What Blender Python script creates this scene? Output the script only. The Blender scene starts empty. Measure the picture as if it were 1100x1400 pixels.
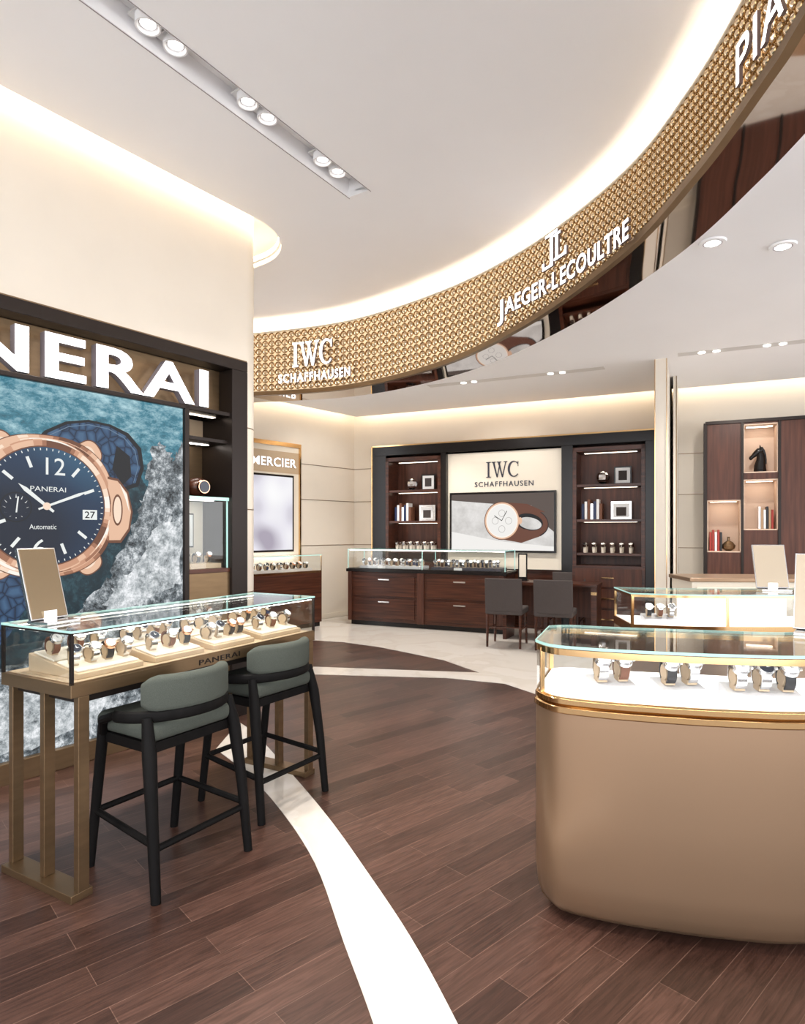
import bpy, bmesh, math, random
from mathutils import Vector, Matrix, geometry
random.seed(4)
scn=bpy.context.scene
scn.view_settings.view_transform='Standard'
scn.view_settings.look='None'
scn.view_settings.exposure=.40
R=math.radians

# ------------------------------------------------------------ materials
def newmat(name):
    m=bpy.data.materials.new(name); m.use_nodes=True
    nt=m.node_tree; return m,nt,nt.nodes['Principled BSDF']
def M(name,col,rough=.5,metal=0,emit=None,es=0,var=0,scale=(5,5,5),bump=0,coat=0,spec=.5):
    m,nt,b=newmat(name)
    b.inputs['Base Color'].default_value=(*col,1); b.inputs['Roughness'].default_value=rough
    b.inputs['Metallic'].default_value=metal; b.inputs['Specular IOR Level'].default_value=spec
    if coat: b.inputs['Coat Weight'].default_value=coat; b.inputs['Coat Roughness'].default_value=.08
    if emit: b.inputs['Emission Color'].default_value=(*emit,1); b.inputs['Emission Strength'].default_value=es
    if var or bump:
        tc=nt.nodes.new('ShaderNodeTexCoord'); mp=nt.nodes.new('ShaderNodeMapping'); mp.inputs['Scale'].default_value=scale
        nz=nt.nodes.new('ShaderNodeTexNoise'); nz.inputs['Scale'].default_value=1; nz.inputs['Detail'].default_value=5
        nt.links.new(tc.outputs['Object'],mp.inputs[0]); nt.links.new(mp.outputs[0],nz.inputs[0])
        if var:
            r=nt.nodes.new('ShaderNodeValToRGB'); e=r.color_ramp.elements
            e[0].position=.3; e[1].position=.7
            e[0].color=(*[c*(1-var) for c in col],1); e[1].color=(*[min(1,c*(1+var)) for c in col],1)
            nt.links.new(nz.outputs[0],r.inputs[0]); nt.links.new(r.outputs[0],b.inputs['Base Color'])
        if bump:
            bp=nt.nodes.new('ShaderNodeBump'); bp.inputs['Strength'].default_value=bump; bp.inputs['Distance'].default_value=.002
            nt.links.new(nz.outputs[0],bp.inputs['Height']); nt.links.new(bp.outputs[0],b.inputs['Normal'])
    return m
def EM(name,col,s):
    m,nt,b=newmat(name); b.inputs['Base Color'].default_value=(*col,1)
    b.inputs['Emission Color'].default_value=(*col,1); b.inputs['Emission Strength'].default_value=s
    b.inputs['Roughness'].default_value=.6
    return m
def GL(name,tint):
    m=bpy.data.materials.new(name); m.use_nodes=True; nt=m.node_tree; nt.nodes.clear()
    o=nt.nodes.new('ShaderNodeOutputMaterial'); mx=nt.nodes.new('ShaderNodeMixShader')
    t=nt.nodes.new('ShaderNodeBsdfTransparent'); g=nt.nodes.new('ShaderNodeBsdfGlossy')
    f=nt.nodes.new('ShaderNodeLayerWeight'); f.inputs[0].default_value=.5
    p=nt.nodes.new('ShaderNodeMath'); p.operation='POWER'; p.inputs[1].default_value=4
    q=nt.nodes.new('ShaderNodeMath'); q.operation='MULTIPLY_ADD'; q.inputs[1].default_value=.8; q.inputs[2].default_value=.045
    nt.links.new(f.outputs['Facing'],p.inputs[0]); nt.links.new(p.outputs[0],q.inputs[0])
    t.inputs[0].default_value=(*tint,1); g.inputs['Roughness'].default_value=.02
    nt.links.new(q.outputs[0],mx.inputs[0]); nt.links.new(t.outputs[0],mx.inputs[1]); nt.links.new(g.outputs[0],mx.inputs[2])
    nt.links.new(mx.outputs[0],o.inputs[0]); return m

wall_m=M('wall_beige',(.73,.665,.575),.6,var=.02,scale=(3,3,3))
ceil_m=M('ceiling_white',(.92,.915,.925),.7,var=.01,scale=(2,2,2))
bronze=M('bronze',(.22,.145,.08),.35,.8,var=.08,scale=(6,6,40))
darkbronze=M('dark_bronze',(.024,.018,.016),.35,.5,spec=.3)
brass=M('polished_brass',(.72,.47,.23),.12,1)
gold=M('fascia_gold',(.50,.34,.17),.25,1)
champ=M('champagne_lens',(.66,.52,.36),.16,.95)
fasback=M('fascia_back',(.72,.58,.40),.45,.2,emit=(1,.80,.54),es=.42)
mirror=M('mirror_steel',(.60,.54,.50),.03,1)
lacq=M('champagne_lacquer',(.33,.215,.135),.36,.72,var=.02,scale=(2,2,2),coat=.15)
black=M('black_lacquer',(.008,.006,.006),.22,spec=.3)
blackwood=M('black_wood',(.005,.0045,.0045),.6,var=.3,scale=(20,20,3),bump=.2,spec=.12)
walnut=M('walnut',(.060,.019,.010),.28,var=.55,scale=(2,10,40),spec=.35)
walnutv=M('walnut_vertical',(.078,.028,.017),.38,var=.35,scale=(30,10,2),spec=.3)
cream=M('cream_panel',(.76,.69,.58),.5)
fabric=M('olive_fabric',(.075,.084,.072),.9,var=.12,scale=(300,300,300),bump=.4,spec=.15)
greyfab=M('grey_fabric',(.075,.063,.060),.9,var=.15,scale=(200,200,200),bump=.4,spec=.15)
tan=M('tan_tray',(.52,.39,.26),.5,.1)
whitem=M('white_tray',(.62,.62,.65),.5)
silk=M('white_lit_base',(.9,.9,.92),.4,emit=(1,.99,.98),es=.65)
steel=M('steel',(.75,.75,.76),.18,1)
rose=M('rose_gold',(.80,.45,.30),.18,1)
strapb=M('strap_brown',(.16,.06,.03),.6)
strapk=M('strap_black',(.015,.015,.018),.5)
strapbl=M('strap_blue',(.02,.035,.10),.5)
dialw=M('dial_white',(.85,.85,.85),.3)
dialk=M('dial_dark',(.01,.015,.03),.2)
glass=GL('clear_glass',(.97,.985,.98))
gedge=M('glass_edge',(.30,.50,.46),.15,emit=(.45,.75,.70),es=.35)  # slight emission puts a bright glint into the glass edges
letter=EM('letter_white',(.95,.95,1),1.1)
letside=M('letter_side',(.25,.22,.24),.4)
sign_l=EM('sign_white',(.97,.96,1),2.2)
signside=M('sign_side',(.16,.11,.10),.5)
darklet=M('letter_dark',(.03,.03,.05),.4)
warm=EM('led_warm',(1,.83,.62),16)
warmp=EM('led_warm_slot',(1,.80,.54),16)
warm2=EM('led_warm_wall',(1,.82,.60),14)
ledw=EM('led_white',(1,.94,.86),12)
leds=EM('led_shelf',(1,.86,.70),4)
lampm=EM('lamp_face',(1,.97,.93),4)

def wood_floor():
    m,nt,b=newmat('wood_planks')
    tc=nt.nodes.new('ShaderNodeTexCoord'); mp=nt.nodes.new('ShaderNodeMapping')
    mp.inputs['Rotation'].default_value=(0,0,-R(42)); nt.links.new(tc.outputs['Object'],mp.inputs[0])
    br=nt.nodes.new('ShaderNodeTexBrick'); br.offset=.37; br.inputs['Scale'].default_value=1
    br.inputs['Brick Width'].default_value=.95; br.inputs['Row Height'].default_value=.115
    br.inputs['Mortar Size'].default_value=.0012; br.inputs['Mortar Smooth'].default_value=.1
    br.inputs['Color1'].default_value=(.043,.020,.0145,1); br.inputs['Color2'].default_value=(.100,.050,.037,1)
    br.inputs['Mortar'].default_value=(.17,.10,.075,1)
    nt.links.new(mp.outputs[0],br.inputs[0])
    m2=nt.nodes.new('ShaderNodeMapping'); m2.inputs['Scale'].default_value=(4,60,1); nt.links.new(mp.outputs[0],m2.inputs[0])
    nz=nt.nodes.new('ShaderNodeTexNoise'); nz.inputs['Scale'].default_value=1; nz.inputs['Detail'].default_value=9; nz.inputs['Distortion'].default_value=1.6
    nt.links.new(m2.outputs[0],nz.inputs[0])
    rp=nt.nodes.new('ShaderNodeValToRGB'); rp.color_ramp.elements[0].position=.34; rp.color_ramp.elements[0].color=(.58,.56,.54,1)
    rp.color_ramp.elements[1].position=.66; rp.color_ramp.elements[1].color=(1.2,1.2,1.2,1); nt.links.new(nz.outputs[0],rp.inputs[0])
    mx=nt.nodes.new('ShaderNodeMix'); mx.data_type='RGBA'; mx.blend_type='MULTIPLY'; mx.inputs[0].default_value=1
    nt.links.new(br.outputs[0],mx.inputs[6]); nt.links.new(rp.outputs[0],mx.inputs[7]); nt.links.new(mx.outputs[2],b.inputs['Base Color'])
    bp=nt.nodes.new('ShaderNodeBump'); bp.inputs['Strength'].default_value=.2; bp.inputs['Distance'].default_value=.002
    nt.links.new(nz.outputs[0],bp.inputs['Height']); nt.links.new(bp.outputs[0],b.inputs['Normal'])
    b.inputs['Roughness'].default_value=.33; b.inputs['Specular IOR Level'].default_value=.4
    return m
def marble():
    m,nt,b=newmat('cream_marble')
    tc=nt.nodes.new('ShaderNodeTexCoord')
    nz=nt.nodes.new('ShaderNodeTexNoise'); nz.inputs['Scale'].default_value=1.1; nz.inputs['Detail'].default_value=6; nz.inputs['Distortion'].default_value=1.4
    nt.links.new(tc.outputs['Object'],nz.inputs[0])
    rp=nt.nodes.new('ShaderNodeValToRGB'); e=rp.color_ramp.elements
    e[0].position=.40; e[0].color=(.70,.655,.60,1); e[1].position=.505; e[1].color=(.66,.61,.55,1)
    x=e.new(.53); x.color=(.71,.67,.62,1)
    nt.links.new(nz.outputs[0],rp.inputs[0]); nt.links.new(rp.outputs[0],b.inputs['Base Color'])
    b.inputs['Roughness'].default_value=.08
    return m
woodf=wood_floor(); marb=marble()
def pic(name,c0,c1,c2,scale,es=.75,dist=1.5,p=(.35,.5,.65),stretch=(1,1,1),detail=12,vor=False,grad=None,rough=.7):
    m,nt,b=newmat(name)
    tc=nt.nodes.new('ShaderNodeTexCoord'); mp=nt.nodes.new('ShaderNodeMapping'); mp.inputs['Scale'].default_value=stretch
    nt.links.new(tc.outputs['Object'],mp.inputs[0])
    if vor:
        nz=nt.nodes.new('ShaderNodeTexVoronoi'); nz.feature='DISTANCE_TO_EDGE'; nz.inputs['Scale'].default_value=scale
        out=nz.outputs['Distance']
    else:
        nz=nt.nodes.new('ShaderNodeTexNoise'); nz.inputs['Scale'].default_value=scale; nz.inputs['Detail'].default_value=detail
        nz.inputs['Roughness'].default_value=rough; nz.inputs['Distortion'].default_value=dist; out=nz.outputs[0]
    nt.links.new(mp.outputs[0],nz.inputs[0])
    if grad:
        sx=nt.nodes.new('ShaderNodeSeparateXYZ'); nt.links.new(tc.outputs['Object'],sx.inputs[0])
        mr=nt.nodes.new('ShaderNodeMapRange'); mr.inputs[1].default_value=grad[0]; mr.inputs[2].default_value=grad[1]; mr.inputs[3].default_value=-grad[2]; mr.inputs[4].default_value=grad[2]
        nt.links.new(sx.outputs[grad[3] if len(grad)>3 else 2],mr.inputs[0]); ad=nt.nodes.new('ShaderNodeMath'); ad.operation='ADD'
        nt.links.new(out,ad.inputs[0]); nt.links.new(mr.outputs[0],ad.inputs[1]); out=ad.outputs[0]
    rp=nt.nodes.new('ShaderNodeValToRGB'); e=rp.color_ramp.elements
    e[0].position=p[0]; e[0].color=(*c0,1); e[1].position=p[2]; e[1].color=(*c2,1); x=e.new(p[1]); x.color=(*c1,1)
    nt.links.new(out,rp.inputs[0])
    nt.links.new(rp.outputs[0],b.inputs['Emission Color']); b.inputs['Emission Strength'].default_value=es
    b.inputs['Base Color'].default_value=(.01,.01,.01,1); b.inputs['Roughness'].default_value=.5; b.inputs['Specular IOR Level'].default_value=.2
    return m
def P(name,c,es=.75): 
    m,nt,b=newmat(name); b.inputs['Base Color'].default_value=(.01,.01,.01,1); b.inputs['Roughness'].default_value=.5; b.inputs['Specular IOR Level'].default_value=.2
    b.inputs['Emission Color'].default_value=(*c,1); b.inputs['Emission Strength'].default_value=es; return m
p_water=pic('print_water',(.004,.025,.04),(.045,.21,.29),(.50,.74,.80),9,dist=.2,stretch=(.7,1,1.4),p=(.34,.52,.74),grad=(1.4,2.4,.13),rough=.78)
p_rock=pic('print_rock',(.006,.009,.013),(.17,.20,.22),(.86,.90,.93),7,dist=.15,p=(.41,.50,.60),rough=.85)
p_rock2=pic('print_rock_lit',(.05,.06,.07),(.42,.46,.48),(.95,.97,1),11,dist=.1,p=(.36,.48,.60),rough=.85)
p_deep=pic('print_deep',(.002,.008,.014),(.006,.028,.042),(.03,.10,.13),8,dist=.2,rough=.8)
ROSE=[P('print_rose_%d'%i,c) for i,c in enumerate([(.16,.06,.03),(.36,.16,.09),(.60,.31,.19),(.80,.50,.34),(.95,.74,.58),(1,.93,.84)])]
p_rose=ROSE[3]; p_rosed=ROSE[0]
p_dial=pic('print_dial',(.003,.010,.028),(.008,.032,.08),(.03,.11,.20),1.1,dist=0,detail=0)
p_strap=pic('print_strap',(.003,.010,.028),(.015,.050,.12),(.05,.12,.23),16,vor=True,p=(.0,.06,.30)); p_strapl=P('print_strap_edge',(.12,.20,.30)); p_white=P('print_white',(.85,.88,.86)); p_black=P('print_black',(.004,.006,.010))
p_grey=P('print_grey',(.42,.40,.38)); p_cream=P('print_cream',(.88,.86,.83)); p_brown=P('print_brown',(.14,.05,.03)); p_stone=pic('print_stone',(.55,.53,.51),(.68,.66,.64),(.82,.80,.78),3,dist=0)
p_dusk=P('print_dusk',(.10,.075,.065))
p_glow=pic('print_glow',(.42,.38,.46),(.8,.78,.85),(1,1,1),1.2,dist=0,detail=1)

# ------------------------------------------------------------ builders
def E(name,loc=(0,0,0),rot=0,parent=None):
    o=bpy.data.objects.new(name,None); o.empty_display_size=.1; scn.collection.objects.link(o)
    o.location=loc; o.rotation_euler=(0,0,R(rot))
    if parent: o.parent=parent
    return o
class B:
    def __init__(s,name,parent=None,loc=(0,0,0),rot=0):
        s.name=name; s.parent=parent; s.loc=loc; s.rot=rot; s.v=[]; s.f=[]; s.fm=[]; s.mats=[]; s.T=None
    def mi(s,m):
        if m not in s.mats: s.mats.append(m)
        return s.mats.index(m)
    def add(s,vs,fs,m):
        o=len(s.v); i=s.mi(m)
        for v in vs:
            v=Vector(v)
            if s.T is not None: v=s.T@v
            s.v.append(v)
        for f in fs: s.f.append([o+k for k in f]); s.fm.append(i)
    def box(s,x0,x1,y0,y1,z0,z1,m):
        vs=[(x,y,z) for z in(z0,z1) for y in(y0,y1) for x in(x0,x1)]
        s.add(vs,[(0,2,3,1),(4,5,7,6),(0,1,5,4),(1,3,7,5),(3,2,6,7),(2,0,4,6)],m)
    def prism(s,pts,z0,z1,m,holes=(),mtop=None):
        loops=[list(pts)]+[list(h) for h in holes]
        tris=geometry.tessellate_polygon([[Vector((x,y,0)) for x,y in l] for l in loops])
        flat=[p for l in loops for p in l]; n=len(flat)
        vs=[(x,y,z0) for x,y in flat]+[(x,y,z1) for x,y in flat]; fs=[]
        for a,b,c in tris:
            A,Bp,C=flat[a],flat[b],flat[c]
            cr=(Bp[0]-A[0])*(C[1]-A[1])-(Bp[1]-A[1])*(C[0]-A[0])
            if cr<0: b,c=c,b
            fs.append((a,c,b)); fs.append((n+a,n+b,n+c))
        o=0
        for li,l in enumerate(loops):
            k=len(l); ar=sum(l[i][0]*l[(i+1)%k][1]-l[(i+1)%k][0]*l[i][1] for i in range(k))
            flip=(ar<0)^(li>0)
            for i in range(k):
                a=o+i; b=o+(i+1)%k
                fs.append((b,a,n+a,n+b) if flip else (a,b,n+b,n+a))
            o+=k
        s.add(vs,fs,m)
    def ring(s,c,ax,r,n):
        ax=Vector(ax).normalized(); u=ax.orthogonal().normalized(); w=ax.cross(u)
        return [Vector(c)+u*(r*math.cos(2*math.pi*i/n))+w*(r*math.sin(2*math.pi*i/n)) for i in range(n)]
    def cyl(s,p0,p1,r0,r1,m,n=16):
        ax=Vector(p1)-Vector(p0); vs=s.ring(p0,ax,r0,n)+s.ring(p1,ax,r1,n)
        s.add(vs,[(i,(i+1)%n,n+(i+1)%n,n+i) for i in range(n)]+[tuple(range(n))[::-1],tuple(range(n,2*n))],m)
    def loft(s,rings,m,cap=True,close=False):
        n=len(rings[0]); vs=[v for r in rings for v in r]; fs=[]; k=len(rings)
        for j in range(k if close else k-1):
            a=j*n; b=((j+1)%k)*n
            for i in range(n): fs.append((a+i,a+(i+1)%n,b+(i+1)%n,b+i))
        if cap and not close: fs.append(tuple(range(n))[::-1]); fs.append(tuple(range((k-1)*n,k*n)))
        s.add(vs,fs,m)
    def tube(s,path,r,m,n=10,rz=None):
        rings=[]
        for i,p in enumerate(path):
            a=Vector(path[max(0,i-1)]); b=Vector(path[min(len(path)-1,i+1)]); t=(b-a).normalized()
            up=Vector((0,0,1)) if abs(t.z)<.9 else Vector((0,1,0))
            u=t.cross(up).normalized(); w=u.cross(t)
            rr=r[i] if isinstance(r,(list,tuple)) else r; r2=rr if rz is None else rz
            rings.append([Vector(p)+u*(rr*math.cos(2*math.pi*k/n))+w*(r2*math.sin(2*math.pi*k/n)) for k in range(n)])
        s.loft(rings,m)
    def ball(s,c,r,m,n=12,k=8):
        if not isinstance(r,(list,tuple)): r=(r,r,r)
        rings=[]
        for j in range(k+1):
            a=-math.pi/2+math.pi*j/k; ca=max(.001,math.cos(a))
            rings.append([Vector((c[0]+r[0]*ca*math.cos(2*math.pi*i/n),c[1]+r[1]*ca*math.sin(2*math.pi*i/n),c[2]+r[2]*math.sin(a))) for i in range(n)])
        s.loft(rings,m)
    def finish(s,bevel=0,smooth=False,seg=2,ang=35,recalc=True):
        me=bpy.data.meshes.new(s.name); me.from_pydata([tuple(v) for v in s.v],[],s.f)
        for m in s.mats: me.materials.append(m)
        me.polygons.foreach_set('material_index',s.fm); me.update()
        if recalc:
            bm=bmesh.new(); bm.from_mesh(me); bmesh.ops.recalc_face_normals(bm,faces=bm.faces); bm.to_mesh(me); bm.free()
        if smooth:
            me.polygons.foreach_set('use_smooth',[True]*len(me.polygons)); me.set_sharp_from_angle(angle=R(ang))
        o=bpy.data.objects.new(s.name,me); scn.collection.objects.link(o)
        o.location=s.loc; o.rotation_euler=(0,0,R(s.rot))
        if s.parent: o.parent=s.parent
        if bevel:
            md=o.modifiers.new('bevel','BEVEL'); md.width=bevel; md.segments=seg; md.limit_method='ANGLE'; md.angle_limit=R(40)
        return o
# flat shapes mapped on surfaces
def txt2d(body,bold=0.0,spacing=1.0):
    c=bpy.data.curves.new('t','FONT'); c.body=body; c.fill_mode='FRONT'; c.resolution_u=4; c.offset=bold; c.space_character=spacing
    o=bpy.data.objects.new('t',c); scn.collection.objects.link(o); bpy.context.view_layer.update()
    me=bpy.data.meshes.new_from_object(o); vs=[(v.co.x,v.co.y) for v in me.vertices]; fs=[tuple(p.vertices) for p in me.polygons]
    bpy.data.objects.remove(o); bpy.data.curves.remove(c); bpy.data.meshes.remove(me)
    x0=min(v[0] for v in vs); x1=max(v[0] for v in vs); y0=min(v[1] for v in vs); y1=max(v[1] for v in vs)
    return [((x-x0)/(x1-x0),(y-y0)/(y1-y0)) for x,y in vs],fs,(x1-x0)/(y1-y0)
def iwc2d(t=0):
    vs=[];fs=[]
    def q(*p): o=len(vs); vs.extend(p); fs.append(tuple(range(o,o+len(p))))
    h=.05+t
    q((.13-t,h),(.27+t,h),(.27+t,1-h),(.13-t,1-h)); q((0,0),(.4,0),(.4,h),(0,h)); q((0,1-h),(.4,1-h),(.4,1),(0,1))
    x=.5
    q((x+.08,1-h),(x+.23+t,1-h),(x+.53+t,0),(x+.44-t,0)); q((x+.44-t,0),(x+.53+t,0),(x+.77+t,1-h),(x+.71-t,1-h))
    q((x+.55,1-h),(x+.70+t,1-h),(x+1.0+t,0),(x+.91-t,0)); q((x+.91-t,0),(x+1.0+t,0),(x+1.27+t,1-h),(x+1.21-t,1-h))
    q((x-.02,1-h),(x+.33,1-h),(x+.33,1),(x-.02,1)); q((x+.45,1-h),(x+.85,1-h),(x+.85,1),(x+.45,1)); q((x+1.08,1-h),(x+1.38,1-h),(x+1.38,1),(x+1.08,1))
    cx=2.45;n=22
    for i in range(n):
        a=R(42+276*i/n); b=R(42+276*(i+1)/n); ri=.38-t; rj=.45-t
        q((cx+.52*math.cos(a),.5+.51*math.sin(a)),(cx+.52*math.cos(b),.5+.51*math.sin(b)),(cx+.04+ri*math.cos(b),.5+rj*math.sin(b)),(cx+.04+ri*math.cos(a),.5+rj*math.sin(a)))
    q((cx+.36-t,.66),(cx+.40,.66),(cx+.40,.98),(cx+.36-t,.98))
    W=2.97
    return [(a/W,b) for a,b in vs],fs,W
def put(b,shape,fmap,w,h,x0,y0,d0,d1,m,side=None):
    vs,fs=shape[0],shape[1]; n=len(vs)
    V=[fmap(x0+x*w,y0+y*h,d1) for x,y in vs]+[fmap(x0+x*w,y0+y*h,d0) for x,y in vs]
    F=[tuple(f) for f in fs]; ec={}; S=[]
    for f in fs:
        for i in range(len(f)):
            a,c=f[i],f[(i+1)%len(f)]; k=(min(a,c),max(a,c)); ec.setdefault(k,[]).append((a,c))
    for k,l in ec.items():
        if len(l)==1: a,c=l[0]; S.append((a,n+a,n+c,c))
    b.add(V,F,m)
    if d0!=d1: b.add(V,S,side or m)
flatmap=lambda x,y,d:(x,-d,y)

# ------------------------------------------------------------ camera
cd=bpy.data.cameras.new('camera'); cam=bpy.data.objects.new('camera',cd); scn.collection.objects.link(cam); scn.camera=cam
cam.location=(0,0,1.4); cam.rotation_euler=(R(90),0,0)
cd.sensor_fit='VERTICAL'; cd.sensor_height=36; cd.sensor_width=36*1100/1400; cd.lens=860/1400*36; cd.shift_y=27/1400; cd.clip_start=.05

# ------------------------------------------------------------ ring curve
ctrl=[(-3.3,7.45,2.96),(-2.6,7.40,2.96),(-1.85,7.22,2.95),(-.63,6.77,2.93),(.345,5.94,2.955),(.992,5.02,3.045),(1.392,3.99,3.14),(1.479,3.18,3.18),(1.442,2.48,3.18),(1.407,2.2,3.18),(1.27,1.4,3.18),(.95,.5,3.18),(.45,-.4,3.18),(-.3,-1.2,3.18),(-1.2,-1.8,3.18)]
def cat(p0,p1,p2,p3,t):
    return tuple(.5*((2*b)+(-a+c)*t+(2*a-5*b+4*c-d)*t*t+(-a+3*b-3*c+d)*t**3) for a,b,c,d in zip(p0,p1,p2,p3))
CP=[]
for i in range(1,len(ctrl)-2):
    for k in range(16): CP.append(cat(ctrl[i-1],ctrl[i],ctrl[i+1],ctrl[i+2],k/16))
CP.append(ctrl[-2])
CS=[0]
for i in range(1,len(CP)): CS.append(CS[-1]+math.hypot(CP[i][0]-CP[i-1][0],CP[i][1]-CP[i-1][1]))
CT=[]
for i in range(len(CP)):
    a=CP[max(0,i-1)]; b=CP[min(len(CP)-1,i+1)]; l=math.hypot(b[0]-a[0],b[1]-a[1]); CT.append(((b[0]-a[0])/l,(b[1]-a[1])/l))
def cpos(s):
    s=max(0,min(CS[-1]-1e-4,s))
    lo,hi=0,len(CS)-1
    while hi-lo>1:
        md=(lo+hi)//2
        if CS[md]<=s: lo=md
        else: hi=md
    t=(s-CS[lo])/(CS[hi]-CS[lo]); a,b=CP[lo],CP[hi]
    p=[a[k]+(b[k]-a[k])*t for k in range(3)]; T=[CT[lo][k]+(CT[hi][k]-CT[lo][k])*t for k in range(2)]
    l=math.hypot(*T); return p,(T[0]/l,T[1]/l)
def cnear(x,y): i=min(range(len(CP)),key=lambda k:(CP[k][0]-x)**2+(CP[k][1]-y)**2); return CS[i]
def coff(i,d): # d>0 away from viewer side
    return (CP[i][0]-CT[i][1]*d,CP[i][1]+CT[i][0]*d)
def cmap(s0):
    def f(x,y,d):
        p,T=cpos(s0+x); return (p[0]+T[1]*d,p[1]-T[0]*d,y)
    return f
FT=3.66; CEIL=3.78; LOW=3.30

# ------------------------------------------------------------ shell
def PW(t,y): return (-2.21+.585*t-.811*y, 3.46+.811*t+.585*y)
ca,sa=math.cos(R(-24.95)),math.sin(R(-24.95))
def BW(x,y): return (-.577+ca*x-sa*y, 10.1+sa*x+ca*y)
cm,sm=math.cos(R(50)),math.sin(R(50))
def MW(x,y): return (-.817+cm*x-sm*y, 10.65+sm*x+cm*y)

b=B('floor'); b.box(-6,9,-3,12,-.1,0,woodf); b.finish()
b=B('floor_marble_inlay')
L=[(.12,1.0),(.03,1.4),(-.083,1.789),(-.199,2.139),(-.371,2.658),(-.603,3.144),(-.883,3.616),(-1.2,4.05)]
Rr=[(.36,1.0),(.265,1.4),(.156,1.789),(.025,2.177),(-.151,2.6),(-.356,3.064),(-.631,3.616),(-1.007,4.33),(-1.2,4.62)]
def smoothp(p,k=5):
    o=[]
    for i in range(len(p)-1):
        a=p[max(0,i-1)]; d=p[min(len(p)-1,i+2)]
        for j in range(k): o.append(cat(a,p[i],p[i+1],d,j/k))
    return o+[p[-1]]
b.prism(smoothp(L)+smoothp(Rr)[::-1],0.0,.003,marb)
outer=[(-2.9,6.28),(-.861,6.17),(.42,6.02),(.942,5.79),(1.16,5.4),(1.6,4.75),(2.3,4.5),(8,4.5),BW(8.6,.42),BW(-.40,.40),(-2.85,8.2)]
hole=[(-2.6,6.66),(-.9,6.51),(.762,6.24),(.45,6.85),(.084,7.25),(-.3,7.65),(-.74,7.97),(-1.14,8.1),(-2.5,8.15)]
b.prism(outer,0,.003,marb,holes=[hole]); b.finish()

# upper ceiling with trough hole
tr0=(-.31,4.43); td=(.536,.844); tn=(-.844,.536)
def TR(a,c): return (tr0[0]-td[0]*a+tn[0]*c, tr0[1]-td[1]*a+tn[1]*c)
def slot(r,y0,n=14): return [(1.71+r*math.cos(R(-90+90*i/n)),y0+r+r*math.sin(R(-90+90*i/n))) for i in range(0,n+1)]
up=[PW(-5,-.12)]+[PW(*p) for p in slot(.60,-.12)]+[PW(2.31,2.9)]
up+= [coff(i,.33) for i in range(0,len(CP),2)]
hole=[TR(0,-.085),TR(0,.085),TR(3.1,.085),TR(3.1,-.085)]
b=B('ceiling'); b.prism(up,CEIL,CEIL+.04,ceil_m,holes=[hole])
def isect(p,d,q,e):
    det=d[0]*(-e[1])+e[0]*d[1]; rx,ry=q[0]-p[0],q[1]-p[1]; t=(rx*(-e[1])+e[0]*ry)/det; return (p[0]+d[0]*t,p[1]+d[1]*t)
cor=isect(BW(0,.2),(ca,sa),MW(0,-.2),(cm,sm))
low=[coff(i,.33) for i in range(0,len(CP),2)]+[(0,-2.8),(8.9,-2.8),BW(8.9,.2),cor,MW(-3.2,-.2)]
b.prism(low,LOW,LOW+.04,ceil_m)
b.finish()
b=B('ceiling_slab'); b.box(-6,9,-3,12,4.12,4.2,ceil_m); b.finish()

# downlight troughs
tr=E('recessed_downlight_trough')
b=B('trough_box',tr)
ang=math.atan2(td[1],td[0]); b.T=Matrix.Translation((tr0[0],tr0[1],0))@Matrix.Rotation(ang,4,'Z')
b.box(-3.12,.01,-.10,-.085,CEIL+.001,CEIL+.15,ceil_m); b.box(-3.12,.01,.085,.10,CEIL+.001,CEIL+.15,ceil_m)
b.box(0,.015,-.085,.085,CEIL+.001,CEIL+.15,ceil_m); b.box(-3.12,.01,-.1,.1,CEIL+.13,CEIL+.15,ceil_m)
b.box(-3.12,.02,-.094,-.090,CEIL-.002,CEIL+.001,letside); b.box(-3.12,.02,.090,.094,CEIL-.002,CEIL+.001,letside)
grey=M('lamp_trim_grey',(.68,.665,.65),.4)
def lampfix(bb,x,y,z,r=.052):
    n=24
    bb.loft([bb.ring((x,y,z+.05),(0,0,1),r*1.15,n),bb.ring((x,y,z),(0,0,1),r*1.15,n),bb.ring((x,y,z),(0,0,1),r*.98,n),bb.ring((x,y,z+.04),(0,0,1),r*.66,n)],ceil_m,cap=False)
    bb.loft([bb.ring((x,y,z+.018),(0,0,1),r*.83,n),bb.ring((x,y,z+.016),(0,0,1),r*.74,n)],letside,cap=False)
    bb.cyl((x,y,z+.036),(x,y,z+.046),r*.66,r*.66,lampm,n)
pos=[]
for c in (.315,.97,1.61,2.3,2.9):
    for d in (-.078,.078):
        b.box(-c-d-.066,-c-d+.066,-.066,.066,CEIL+.075,CEIL+.085,grey)
        lampfix(b,-c-d,0,CEIL+.03,.052); pos.append(TR(c+d,0))
b.finish(smooth=True)
dl=[(2.03,4.12),(2.52,4.17)]
for x,y in dl:
    e=E('ceiling_downlight',(x,y,0)); b=B('lamp_body',e)
    n=24; b.loft([b.ring((0,0,LOW-.002),(0,0,1),.085,n),b.ring((0,0,LOW-.014),(0,0,1),.08,n),b.ring((0,0,LOW-.014),(0,0,1),.055,n),b.ring((0,0,LOW-.001),(0,0,1),.045,n)],ceil_m,cap=False)
    b.loft([b.ring((0,0,LOW-.0145),(0,0,1),.058,n),b.ring((0,0,LOW-.0145),(0,0,1),.052,n)],letside,cap=False)
    b.cyl((0,0,LOW-.006),(0,0,LOW-.022),.034,.028,lampm,n); b.finish(smooth=True)
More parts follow.
